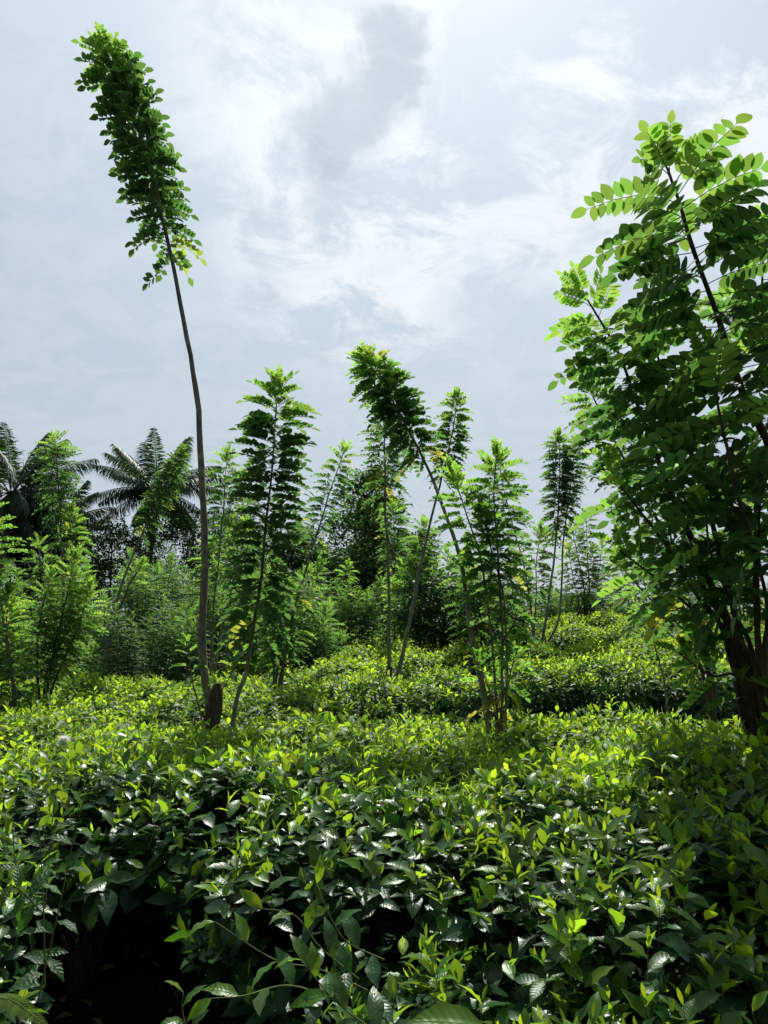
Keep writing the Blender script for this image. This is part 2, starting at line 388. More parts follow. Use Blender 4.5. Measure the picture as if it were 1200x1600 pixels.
# ------------------------------------------------------------------ pinnate shade trees
def plume(mb, path, s0, Lf=.32, sp=.035, npair=8, lls=.065, K=3, V=35, yellow=.06, sparse=1., lowdrop=.35, top=.35, tw=True, gloss=.5, yng=1., helio=.55):
    """compound leaves set spirally on the top s0 metres of a stem path"""
    seg = np.linalg.norm(np.diff(path, axis=0), axis=1); cs = np.r_[0, np.cumsum(seg)]; tot = cs[-1]
    n = int(s0 / sp * sparse * (1.75 if s0 > .6 else 1.2))
    t = (np.arange(n) + rng.random(n) * .6) / n * s0                       # distance below the tip
    rel = t / s0
    keep = rng.random(n) > lowdrop * np.clip((rel - .55) / .45, 0, 1) * 1.6
    t, rel = t[keep], rel[keep]; n = len(t)
    if n == 0: return
    P = np.stack([np.interp(tot - t, cs, path[:, i]) for i in range(3)], -1)
    P2 = np.stack([np.interp(tot - t - .05, cs, path[:, i]) for i in range(3)], -1)
    T = nrm(P - P2); az = np.arange(n) * 2.39996 + rng.normal(0, .22, n)
    Tm = nrm(T + UP * .35); A = nrm(np.cross(Tm, np.array([0, 1., 0.02]))); B = np.cross(Tm, A)
    R = A * np.cos(az)[:, None] + B * np.sin(az)[:, None]
    near_tip = np.clip(t / (top * .62), 0, 1)
    el = np.radians(66 * (1 - near_tip) ** 1.2 + 14 * (1 - rel) - 26 * np.clip((rel - .7) / .3, 0, 1)) + rng.normal(0, .13, n)
    D = nrm(R * np.cos(el)[:, None] + Tm * np.sin(el)[:, None])
    L = Lf * (.55 + .45 * near_tip ** .6) * (.82 + .3 * rng.random(n))
    dr = .10 + .18 * rng.random(n) + .15 * np.clip(rel - .6, 0, 1)
    C2 = P + D * (L * .55)[:, None]; E = P + D * L[:, None] - UP * (L * dr)[:, None]
    tubes(mb, P, C2, E, .0022 * (Lf / .32), 1, 4)
    u = .2 + (np.arange(npair) + .3) / npair * .78
    U = u[None, :, None]
    Q = P[:, None] * (1 - U) ** 2 + 2 * C2[:, None] * U * (1 - U) + E[:, None] * U ** 2
    Tg = nrm(2 * (C2 - P)[:, None] * (1 - U) + 2 * (E - C2)[:, None] * U)
    Nn = UP * (1 - helio) + SUN * helio * 1.2 + rng.normal(0, .13, (n, 1, 3)) + .2 * Tm[:, None]; Nn = nrm(Nn - (Nn * Tg).sum(-1, keepdims=True) * Tg); S = np.cross(Tg, Nn)
    young = yng * .5 * np.clip(1 - t / (top * 1.3), 0, 1) * (.7 + .5 * rng.random(n)) + .12 * rng.random(n)
    yl = rng.random(n) < yellow * (.12 + 4 * np.clip((rel - .7) / .3, 0, 1))
    agel = np.where(yl, .62 + .3 * rng.random(n), np.clip(young, 0, .5))
    va = np.radians(V) * (.7 + .6 * rng.random((n, 1))); ph = np.radians(24)
    size = lls * (.5 + .5 * near_tip ** .6)[:, None] * (.75 + .35 * np.sin(np.pi * (.15 + .8 * u)))[None]
    for sg in (-1, 1):
        jit = rng.normal(0, .09, (n, npair, 3))
        d = (S * sg * np.cos(va)[..., None] + Nn * np.sin(va)[..., None]) * math.cos(ph) + Tg * math.sin(ph) + jit
        nn = Nn * np.cos(va)[..., None] - S * sg * np.sin(va)[..., None] + jit * .6
        L2 = size * (.88 + .24 * rng.random((n, npair)))
        m = (rng.random((n, npair)) > .04 + .25 * np.clip((rel - .8) / .2, 0, 1)[:, None]).ravel()
        leaves(mb, Q.reshape(-1, 3)[m], d.reshape(-1, 3)[m], nn.reshape(-1, 3)[m], L2.ravel()[m], (L2 * .27).ravel()[m], K, droop=.12, fold=.12,
               age=np.repeat(agel, npair)[m], prof='ovate' if K else 'x')
    leaves(mb, E, nrm(E - C2) + rng.normal(0, .1, (n, 3)), Nn[:, -1], lls * 1.1 * (.5 + .5 * near_tip), lls * .3 * (.5 + .5 * near_tip), K, droop=.1, age=agel, prof='ovate')

def shade_tree(label, Y, base, stems, group=None, stump=None, name='shade_tree', K=None, bark=None, extra=None):
    b = W(base[0], base[1], Y); gz = float(ground(b[0], Y)); root = np.array([b[0], Y, gz])
    t = thing(name, label, 'tree', root, group)
    K = K if K is not None else (3 if Y < 7.5 else 2 if Y < 10 else 0)
    bark = bark or M_BARK
    if stump:
        hgt, r0 = stump; s = MB()
        pts = spline([(0, 0, -.15), (.01, 0, .25 * hgt), (-.02, .01, .6 * hgt), (0.015, 0, hgt)], 14)
        tube(s, pts, r0 * (1.25 - .3 * np.linspace(0, 1, 14) + .12 * rng.normal(0, 1, 14)) * np.r_[np.ones(11), 1.05, .98, .75], 12, bump=.1)
        for i in range(7):
            a = rng.random() * 6.3; z = hgt * rng.uniform(.55, .97)
            p = np.array([0, 0, z]); q = p + np.array([math.cos(a), math.sin(a), .9]) * r0 * 1.6
            tube(s, spline([p, (p + q) / 2 + (0, 0, -.01), q], 5), [r0 * .5, r0 * .45, r0 * .42, r0 * .4, r0 * .3], 7, bump=.1)
        s.obj('trunk', [M_DBARK], t)
    for st in stems:
        pts = [W(p[0], p[1], Y + (p[2] if len(p) > 2 else 0)) - root for p in st['p']]
        if st.get('root', 1):
            f = pts[0]; pts = [np.array([f[0] * .55, f[1] * .5, (stump[0] * .6 if stump else -.1)])] + pts
        path = spline(pts, 40); path[3:, :2] += .16 * st.get('r', .025) * (np.sin(np.arange(37) * .8 + rng.random() * 6) + rng.normal(0, .35, 37))[:, None] * np.array([1, .6]); ln = np.linalg.norm(np.diff(path, axis=0), axis=1).sum()
        m = MB(); r0 = st.get('r', .025); tube(m, path, np.linspace(r0, max(.004, r0 * .18), 40) * (1 + .1 * (rng.random(40) < .2)), 8, bump=.06)
        so = m.obj('stem', [bark], t)
        f = MB(); a = dict(st.get('f', {})); top_px = st['p'][-1][1]
        s0 = a.pop('len')
        plume(f, path, min(s0, ln * .97), K=a.pop('K', K), **a)
        f.obj('foliage', [M_GLI, M_STEM], so)
    return t

# tall leaning tree on the left
shade_tree('very tall thin shade tree leaning left above all others with a bent plume', 6.2, (335, 1128),
    [dict(p=[(332, 1110), (322, 1080), (317, 1000), (319, 850), (311, 660), (290, 510), (262, 380), (238, 270), (198, 160), (160, 72)], r=.036, f=dict(len=2.15, Lf=.26, sp=.024, lls=.092, npair=6, lowdrop=.5, yellow=.02, top=.3)),
     dict(p=[(312, 1110), (300, 1060), (292, 1000)], r=.009, f=dict(len=.5, Lf=.16, sp=.03, lls=.035)),
     dict(p=[(322, 1120), (352, 1070), (380, 1015)], r=.008, f=dict(len=.35, Lf=.16, sp=.035, lls=.04))], stump=(1.2, .052))
shade_tree('broad feathery shade tree rising close beside the tall thin leaning one', 6.0, (366, 1128),
    [dict(p=[(366, 1120), (385, 1045), (404, 930), (420, 780), (430, 670), (432, 605)], r=.024, f=dict(len=1.95, Lf=.30, sp=.022, lls=.085, V=34, helio=.25, yellow=.02, lowdrop=.2, top=.3, npair=7))])
shade_tree('pair of shoots crossing the leaning plume with a stump low in the tea', 8.6, (607, 1100),
    [dict(p=[(606, 1085), (608, 1000), (607, 900), (602, 790), (601, 700), (598, 645)], r=.026, f=dict(len=1.05, Lf=.27, sp=.022, lls=.062)),
     dict(p=[(614, 1085), (634, 1000), (660, 870), (684, 770), (704, 690), (715, 618)], r=.026, f=dict(len=1.05, Lf=.2, sp=.02, lls=.062, lowdrop=.3))], stump=(1.04, .042))
shade_tree('many stemmed shade tree in the tea whose longest stem arcs far left', 5.4, (778, 1150),
    [dict(p=[(764, 1140, 0), (738, 1000, .1), (718, 872, .2), (686, 775, .3), (648, 690, .4), (607, 615, .5), (570, 558, .6)], r=.026, f=dict(len=1.05, Lf=.21, sp=.012, lls=.058, lowdrop=.45, yellow=.08)),
     dict(p=[(777, 1130), (768, 1000), (752, 880), (728, 800), (706, 738)], r=.014, f=dict(len=.95, Lf=.24, sp=.026, lls=.055, yellow=.0, top=.6)),
     dict(p=[(784, 1140), (785, 1000), (779, 880), (772, 780), (775, 712)], r=.015, f=dict(len=1.0, Lf=.25, sp=.026, lls=.055)),
     dict(p=[(790, 1140), (792, 1040), (786, 930), (765, 850), (752, 800)], r=.012, f=dict(len=.95, Lf=.24, sp=.035, lls=.055, top=.6, yellow=0)),
     dict(p=[(780, 1140), (796, 1060), (812, 1000)], r=.008, f=dict(len=.45, Lf=.2, sp=.03, lls=.06, yellow=.6)),
     dict(p=[(775, 1140), (765, 1080), (745, 1030)], r=.008, f=dict(len=.4, Lf=.2, sp=.04, lls=.06, yellow=.5))])
shade_tree('slim shade tree with a narrow plume pointing up right over the left hedge', 9.5, (432, 1080),
    [dict(p=[(440, 1060), (458, 960), (484, 870), (512, 780), (538, 702)], r=.024, f=dict(len=1.3, Lf=.24, sp=.025, lls=.06, lowdrop=.3)),
     dict(p=[(432, 1060), (440, 1000), (468, 930), (500, 885)], r=.02, f=dict(len=1.2, Lf=.26, sp=.03, lls=.055, top=.6)),
     dict(p=[(428, 1060), (426, 1000), (440, 940), (450, 900)], r=.02, f=dict(len=1.2, Lf=.24, sp=.03, lls=.055)),
     dict(p=[(436, 1065), (452, 1010), (470, 960)], r=.015, f=dict(len=.8, Lf=.24, sp=.03, lls=.055))], stump=(.5, .05))
shade_tree('bushy vase shaped shade tree with dark forked base at far left', 8.2, (68, 1130),
    [dict(p=[(64, 1110), (58, 1050), (62, 970), (80, 900)], r=.02, f=dict(len=1.35, Lf=.26, sp=.025, lls=.055, top=.6)),
     dict(p=[(70, 1110), (82, 1030), (100, 950), (118, 872)], r=.022, f=dict(len=1.3, Lf=.3, sp=.018, lls=.055, top=.7)),
     dict(p=[(72, 1105), (96, 1040), (126, 970), (140, 915)], r=.02, f=dict(len=1.0, Lf=.26, sp=.022, lls=.055, top=.6)),
     dict(p=[(66, 1105), (76, 1040), (96, 1000), (112, 930)], r=.015, f=dict(len=.9, Lf=.28, sp=.03, lls=.055, top=.6))], stump=(.75, .055), bark=M_DBARK)
shade_tree('leafy shade tree cut off by the left picture edge', 7.4, (24, 1130),
    [dict(p=[(24, 1110), (18, 1040), (10, 980), (14, 930)], r=.015, f=dict(len=1.15, Lf=.26, sp=.022, lls=.055, top=.7)),
     dict(p=[(22, 1110), (10, 1000), (-8, 900), (-20, 830), (-24, 780)], r=.02, f=dict(len=1.3, Lf=.3, sp=.03, lls=.062, top=.7))])
shade_tree('shade tree with a flat topped plume in front of the left palms', 12.5, (98, 1080),
    [dict(p=[(98, 1060), (100, 960), (97, 860), (92, 770), (86, 688)], r=.035, f=dict(len=1.35, Lf=.36, sp=.024, lls=.07, V=25, top=.25)),
     dict(p=[(94, 1050), (80, 940), (64, 880), (58, 850)], r=.02, f=dict(len=1.3, Lf=.34, sp=.035, lls=.07)),
     dict(p=[(100, 1050), (112, 930), (114, 830), (112, 795)], r=.02, f=dict(len=.9, Lf=.3, sp=.03, lls=.07, top=.8))])
shade_tree('shade tree leaning right across the crown of the right hand palm', 12.0, (160, 1040),
    [dict(p=[(165, 1010), (185, 930), (215, 850), (250, 775), (286, 705)], r=.03, f=dict(len=1.6, Lf=.23, sp=.022, lls=.065, yng=.4, lowdrop=.55, top=.4))])
shade_tree('thick grey leaning pole stem with a leafy head in the hedge', 12.5, (170, 1010),
    [dict(p=[(172, 1000), (186, 955), (204, 910), (222, 880)], r=.055, f=dict(len=.7, Lf=.26, sp=.03, lls=.06, top=.6))])
shade_tree('twin pale stemmed shade tree half hidden behind the broad feathery one', 10.5, (335, 1060),
    [dict(p=[(330, 1040), (334, 950), (343, 860), (350, 780), (355, 712)], r=.024, f=dict(len=1.15, Lf=.3, sp=.022, lls=.062)),
     dict(p=[(338, 1040), (352, 960), (372, 880), (386, 820)], r=.022, f=dict(len=.8, Lf=.26, sp=.03, lls=.06)),
     dict(p=[(334, 1040), (322, 940), (330, 850)], r=.015, f=dict(len=.9, Lf=.26, sp=.03, lls=.06))])
# right side
shade_tree('shade tree with two thin stems and dense upright plume against sky', 13.0, (842, 1040),
    [dict(p=[(846, 1015), (858, 930), (868, 850), (874, 760), (874, 682)], r=.028, f=dict(len=1.75, Lf=.3, sp=.017, lls=.068, lowdrop=.25)),
     dict(p=[(852, 1015), (874, 960), (880, 850), (890, 770), (900, 688)], r=.024, f=dict(len=1.4, Lf=.24, sp=.025, lls=.06))], stump=(.5, .06))
shade_tree('small shade tree with a bright tuft left of the dense upright plume', 12.0, (836, 1010),
    [dict(p=[(835, 990), (838, 930), (838, 880), (845, 828)], r=.018, f=dict(len=1.2, Lf=.3, sp=.03, lls=.065, top=.5)),
     dict(p=[(833, 990), (822, 900), (806, 838), (786, 760), (780, 715)], r=.02, f=dict(len=1.25, Lf=.3, sp=.035, lls=.075, lowdrop=.4))])
for (lab, Y, b, st) in [
    ('slender ridge tree whose plume leans left near the skyline', 20, (918, 955), [dict(p=[(915, 940), (905, 880), (892, 820)], r=.03, f=dict(len=1.0, Lf=.32, sp=.05, lls=.08))]),
    ('slender upright ridge tree tallest on the skyline', 20.5, (922, 955), [dict(p=[(922, 940), (918, 870), (915, 802)], r=.03, f=dict(len=1.1, Lf=.32, sp=.045, lls=.08))]),
    ('bushy ridge tree under the two slender skyline plumes', 19.5, (905, 960), [dict(p=[(905, 950), (895, 900), (888, 860)], r=.02, f=dict(len=1.4, Lf=.4, sp=.035, lls=.08, top=.6)), dict(p=[(908, 950), (920, 900), (926, 860)], r=.02, f=dict(len=1.3, Lf=.4, sp=.04, lls=.08, top=.6)), dict(p=[(908, 950), (934, 900), (940, 850)], r=.02, f=dict(len=1.2, Lf=.35, sp=.05, lls=.08, top=.6))]),
    ('pale leafy ridge tree beside the big right tree', 17, (985, 975), [dict(p=[(985, 960), (975, 910), (965, 865)], r=.02, f=dict(len=1.2, Lf=.4, sp=.04, lls=.08, top=.6)), dict(p=[(990, 960), (1000, 900), (1010, 850)], r=.02, f=dict(len=1.2, Lf=.4, sp=.04, lls=.08, top=.6))]),
    ('small plume with bare stalk in front of the dark round tree', 18, (528, 960), [dict(p=[(530, 950), (534, 920), (544, 882)], r=.02, f=dict(len=.95, Lf=.3, sp=.03, lls=.07, top=.5))]),
    ('leafy shade tree beside the thin crossed stems with plume pointing up', 13, (655, 1010), [dict(p=[(655, 1000), (655, 920), (662, 820)], r=.02, f=dict(len=1.7, Lf=.34, sp=.03, lls=.07)), dict(p=[(650, 1000), (640, 930), (640, 880)], r=.02, f=dict(len=1.2, Lf=.4, sp=.03, lls=.07, top=.6)), dict(p=[(655, 1000), (628, 960), (615, 915)], r=.02, f=dict(len=.9, Lf=.35, sp=.03, lls=.07, top=.6))]),
    ('short shade tree with two feather tips behind the dark shrub', 15, (700, 980), [dict(p=[(690, 960), (684, 910), (678, 882)], r=.02, f=dict(len=.8, Lf=.26, sp=.03, lls=.07)), dict(p=[(702, 960), (702, 910), (698, 865)], r=.02, f=dict(len=1.1, Lf=.28, sp=.03, lls=.07))]),
    ('mid green shade tree behind the many stemmed one', 11, (735, 1030), [dict(p=[(735, 1000), (730, 940), (724, 880)], r=.02, f=dict(len=1.1, Lf=.34, sp=.03, lls=.065)), dict(p=[(738, 1000), (750, 940), (758, 890)], r=.02, f=dict(len=1.1, Lf=.34, sp=.03, lls=.065)), dict(p=[(738, 1000), (790, 930), (806, 880)], r=.02, f=dict(len=1.1, Lf=.34, sp=.035, lls=.065))]),
    ('narrow plume shade tree in front of the tall loose broadleaf', 16, (617, 960), [dict(p=[(616, 960), (617, 880), (614, 790)], r=.03, f=dict(len=1.5, Lf=.36, sp=.035, lls=.08))]),
    ('thin stemmed shade tree standing in tea beside the big dark trunk', 7.5, (1045, 1090), [dict(p=[(1040, 1080), (1026, 1020), (1014, 960), (1005, 900)], r=.014, f=dict(len=.9, Lf=.26, sp=.05, lls=.06))]),
    ]:
    shade_tree(lab, Y, b, st)

# the big tree on the right
shade_tree('large shade tree filling the right side with a dark forked trunk', 3.9, (1222, 1090),
    [dict(p=[(1185, 1060), (1160, 1015), (1128, 960), (1104, 925), (1085, 880)], r=.06, root=1, f=dict(len=.3, Lf=.26, sp=.05, lls=.07)),
     dict(p=[(1210, 1050, -.1), (1235, 900, -.2), (1205, 715, -.3), (1160, 610, -.4), (1112, 470, -.5), (1068, 340, -.6), (1042, 262, -.6)], r=.034, f=dict(len=1.7, Lf=.42, sp=.04, lls=.104, V=8, helio=1.1, npair=7, top=.3, yellow=.01, K=5)),
     dict(p=[(1150, 1010, 0), (1105, 900, 0), (1062, 800, 0), (1020, 700, 0), (985, 600, .1), (955, 530, .1), (912, 458, .1)], r=.026, f=dict(len=1.6, Lf=.31, sp=.044, lls=.082, V=12, helio=1., npair=7, top=.35, yellow=.01, K=4)),
     dict(p=[(1160, 1010), (1130, 880), (1090, 740), (1050, 620), (1015, 520)], r=.024, f=dict(len=1.2, Lf=.32, sp=.1, lls=.092, npair=7, V=8, helio=1., yellow=.01, K=4)),
     dict(p=[(1185, 1020, -.3), (1180, 880, -.5), (1150, 760, -.6), (1125, 650, -.6), (1115, 560, -.6)], r=.022, f=dict(len=1.2, Lf=.36, sp=.095, lls=.1, npair=6, V=10, helio=1., yellow=.01, K=4)),
     dict(p=[(1200, 1020, .3), (1215, 800, .3), (1205, 640, .2), (1190, 480, .2), (1195, 380, .2)], r=.024, f=dict(len=1.5, Lf=.36, sp=.09, lls=.1, npair=7, V=8, helio=1., yellow=.01, K=4)),
     dict(p=[(1140, 1010), (1090, 930), (1040, 850), (985, 780), (955, 735)], r=.02, f=dict(len=.8, Lf=.3, sp=.065, lls=.088, npair=6, top=.4, K=4)),
     dict(p=[(1130, 990), (1080, 950), (1020, 900), (968, 860)], r=.016, f=dict(len=.6, Lf=.28, sp=.045, lls=.075, top=.4, K=4)),
     dict(p=[(1180, 1040, -.2), (1150, 960, -.3), (1110, 860, -.4), (1100, 780, -.4)], r=.018, f=dict(len=.62, Lf=.3, sp=.05, lls=.08, K=4)),
     dict(p=[(1195, 1040, -.2), (1200, 960, -.3), (1185, 860, -.3), (1190, 760, -.3)], r=.018, f=dict(len=.8, Lf=.32, sp=.05, lls=.08, K=4, yellow=.08)),
     dict(p=[(1160, 1070, -.2), (1110, 1055, -.2), (1060, 1020, -.1)], r=.012, f=dict(len=.5, Lf=.25, sp=.06, lls=.07, top=.4, K=4, yellow=.1))],
    stump=(1.25, .072), bark=M_DBARK)
shade_tree('shade tree with darker finer plume just left of the large right tree', 5.6, (1118, 1095),
    [dict(p=[(1112, 1080), (1092, 1000), (1066, 900), (1015, 790), (960, 690), (918, 600)], r=.024, f=dict(len=1.5, Lf=.27, sp=.022, lls=.058)),
     dict(p=[(1104, 1080), (1076, 1010), (1066, 940), (1050, 850), (1040, 760)], r=.02, f=dict(len=.8, Lf=.28, sp=.045, lls=.065)),
     dict(p=[(1116, 1080), (1120, 980), (1150, 880), (1170, 780)], r=.02, f=dict(len=.9, Lf=.28, sp=.045, lls=.065)),
     dict(p=[(1110, 1080), (1080, 1000), (1010, 930), (975, 890)], r=.014, f=dict(len=.9, Lf=.28, sp=.04, lls=.06))], bark=M_DBARK)

# hedge of young shade trees, built once per kind and copied
def hedge_proto(seed, ns, hgt, spread):
    global rng
    keep = rng; rng = np.random.default_rng(seed)
    t = thing('young_shade_tree', 'x', 'tree', (0, 0, -9))
    for i in range(ns):
        a = i / ns * 6.28 + rng.random(); sp = spread * rng.uniform(.5, 1); h = hgt * rng.uniform(.7, 1)
        path = spline([(0, 0, -.1), (.35 * sp * math.cos(a), .35 * sp * math.sin(a), .3 * h), (.8 * sp * math.cos(a), .8 * sp * math.sin(a), .7 * h), (sp * math.cos(a), sp * math.sin(a), h)], 14)
        m = MB(); tube(m, path, np.linspace(.024, .006, 14), 6); so = m.obj('stem', [M_BARK], t)
        f = MB(); plume(f, path, h * .78, Lf=.34, sp=.036, lls=.068, K=0, npair=7, top=.5, yellow=.015, lowdrop=.4, V=28, yng=.45); f.obj('foliage', [M_GLI, M_STEM], so)
    rng = keep
    return t
HP = [hedge_proto(41, 5, 2.5, .45), hedge_proto(42, 4, 3.0, .35), hedge_proto(43, 6, 2.1, .6), hedge_proto(44, 3, 2.7, .3)]
usedh = {}
spots = [(150, 11.4, .68), (205, 11.6, .66), (262, 11.2, .66), (305, 11.5, .7), (20, 11.5, .75), (120, 13.5, .85), (180, 14, .8), (232, 13.2, 1.0), (285, 14.5, .85), (340, 12.5, .85), (395, 13.8, .9),
         (440, 12.3, .85), (480, 13.2, 1.15), (508, 12.4, .7), (545, 15.5, .75), (575, 15.6, .72), (600, 17, .8), (52, 14, .9), (0, 13, .95), (250, 17, 1.1), (320, 17, 1.1), (150, 18, 1.0), (90, 17, 1.0), (380, 16, 1.2),
         (430, 17, 1.25), (480, 18, 1.15), (215, 21, 1.15), (285, 22, 1.2), (340, 21, 1.25), (30, 20, 1.15), (120, 22, 1.2), (640, 16, .8), (410, 22, 1.4), (525, 18, .8)]
for (px, Y, s) in spots:
    x = (px - 600) / F * Y / cp * 1.0
    place_proto(HP, x, Y, ground(x, Y), (s, s, s), 'young bushy shade tree in the green hedge behind the left tea', 'young shade trees in the hedge behind the tea', usedh)
spots = [(800, 15, .8), (750, 17, .85), (870, 19, .8), (960, 21, .8), (1030, 18, .9), (1090, 17, 1.0), (1150, 16, 1.0), (1060, 12, .55), (935, 22, .7), (840, 20, .85), (720, 19, .9)]
for (px, Y, s) in spots:
    x = (px - 600) / F * Y / cp
    place_proto(HP, x, Y, ground(x, Y), (s, s, s), 'young bushy shade tree on the skyline of the right slope', 'young shade trees along the right ridge', usedh)

# ------------------------------------------------------------------ broadleaf trees
def broadleaf(label, px, Y, top_py, cw, leaf=.16, nl=5000, base_frac=.35, lean=0, age=.1, name='broadleaf_tree', clump=.45, gaps=1., dark=M_BROAD, hs=1.0):
    b = W(px, 900, Y); x0 = b[0]; gz = float(ground(x0, Y)); zt = W(px, top_py, Y)[2] - gz
    t = thing(name, label, 'shrub' if name.endswith('shrub') else 'tree', (x0, Y, gz))
    R = cw / F * Y / 2; tr = MB(); ends = []
    zb = zt * base_frac
    tp = spline([(0, 0, -.3), (lean * .3, 0, zb), (lean * .7, .1, (zb + zt) / 2), (lean, 0, zt * .93)], 12)
    r0 = max(.05, zt * .014); tube(tr, tp, np.linspace(r0, r0 * .2, 12), 8, bump=.05)
    nb = int(14 * hs)
    for i in range(nb):
        f = (i + .5) / nb; p = tp[min(11, int(3 + 8.9 * f))]
        a = i * 2.4 + rng.random(); prof = math.sin(math.pi * min(1, .18 + .8 * f)) ** .6
        q = p + np.array([math.cos(a), math.sin(a), .45 + .3 * rng.random()]) * R * prof * rng.uniform(.6, 1.0) * np.array([1, 1, .7])
        q[2] = min(q[2], zt)
        tube(tr, spline([p, (p + q) / 2 + rng.normal(0, .06 * R, 3), q], 6), np.linspace(r0 * .35, r0 * .1, 6), 5); ends.append(q)
        for k in range(3):
            w = (p + q) / 2 + (q - p) * rng.uniform(-.1, .4) ; e = w + rng.normal(0, .38 * R, 3) * np.array([1, 1, .6])
            e[2] = min(max(e[2], zb * .9), zt)
            tube(tr, spline([w, (w + e) / 2, e], 4), np.linspace(r0 * .15, r0 * .05, 4), 4); ends.append(e)
    ends = np.array(ends); nl = int(nl * 1.9); c = ends[rng.integers(len(ends), size=nl)]
    # twigs: secondary clusters round each branch end
    sub = c + rng.normal(0, 1, (nl, 3)) * clump * R * .55 * np.array([1, 1, .7])
    key = np.round(sub / (leaf * 2.6)); hsh = np.abs(np.sin(key @ np.array([12.9, 78.2, 37.7])) * 43758.5) % 1
    sub = sub[hsh > .38 * gaps]; n = len(sub)
    sub[:, 2] = np.where(sub[:, 2] > zt * 1.03, zt * 1.03 - .3 * rng.random(n), sub[:, 2])
    f = MB(); d = rng.normal(0, 1, (n, 3)); d[:, 2] *= .6
    leaves(f, sub, d, UP + rng.normal(0, .5, (n, 3)), leaf * (.7 + .6 * rng.random(n)), leaf * .24, 0, droop=.15, age=np.clip(age * rng.random(n) * 2, 0, .5))
    tr.obj('trunk', [M_DBARK], t); f.obj('crown', [dark], t)
    return t
broadleaf('tall loose crowned broadleaf tree at mid skyline behind the crossed stems', 592, 30, 712, 100, .24, 3400, .45, gaps=1.15)
broadleaf('dense dark round tree low behind the middle hedge', 572, 34, 782, 112, .22, 9000, .2, age=.02, gaps=.5)
broadleaf('dark tree just right of the dense round tree behind hedge', 640, 36, 835, 90, .22, 6500, .2, age=.02, gaps=.5)
broadleaf('dark tree just left of the dense round tree behind hedge', 520, 38, 862, 90, .22, 6500, .2, age=.02, gaps=.5)
broadleaf('airy broadleaf tree filling the gap between the palms', 172, 42, 812, 110, .22, 5200, .3, gaps=1.1)
broadleaf('airy broadleaf tree behind the leaning stem of the right palm', 225, 46, 838, 90, .22, 4200, .3, gaps=1.1)
broadleaf('airy broadleaf tree under the fronds of the right palm', 300, 44, 800, 110, .22, 5600, .3, gaps=1.0)
broadleaf('broadleaf tree behind the broad feathery shade tree', 365, 42, 795, 110, .22, 6000, .25, gaps=.9)
broadleaf('dark broadleaf tree behind the slim up right plume', 455, 40, 830, 110, .22, 7000, .2, age=.03, gaps=.7)
broadleaf('dark broadleaf tree low between the left palms', 105, 44, 835, 110, .22, 7000, .2, gaps=.6)
broadleaf('dark broadleaf tree at the left edge under the palm', 15, 40, 800, 120, .22, 8000, .2, gaps=.5, age=.02)
broadleaf('dark glossy broadleaf shrub in the middle under two feather tips', 695, 12.5, 905, 125, .075, 9000, .08, name='broadleaf_shrub', gaps=.5, age=.02, hs=1.5)
broadleaf('dark low shrub behind the bases of the many stemmed tree', 770, 13.5, 950, 110, .075, 6000, .08, name='broadleaf_shrub', gaps=.5, age=.02, hs=1.2)
broadleaf('low dark shrub mounded on the ridge by the rock', 905, 20.5, 928, 70, .1, 3000, .1, name='broadleaf_shrub', gaps=.5, age=.02)

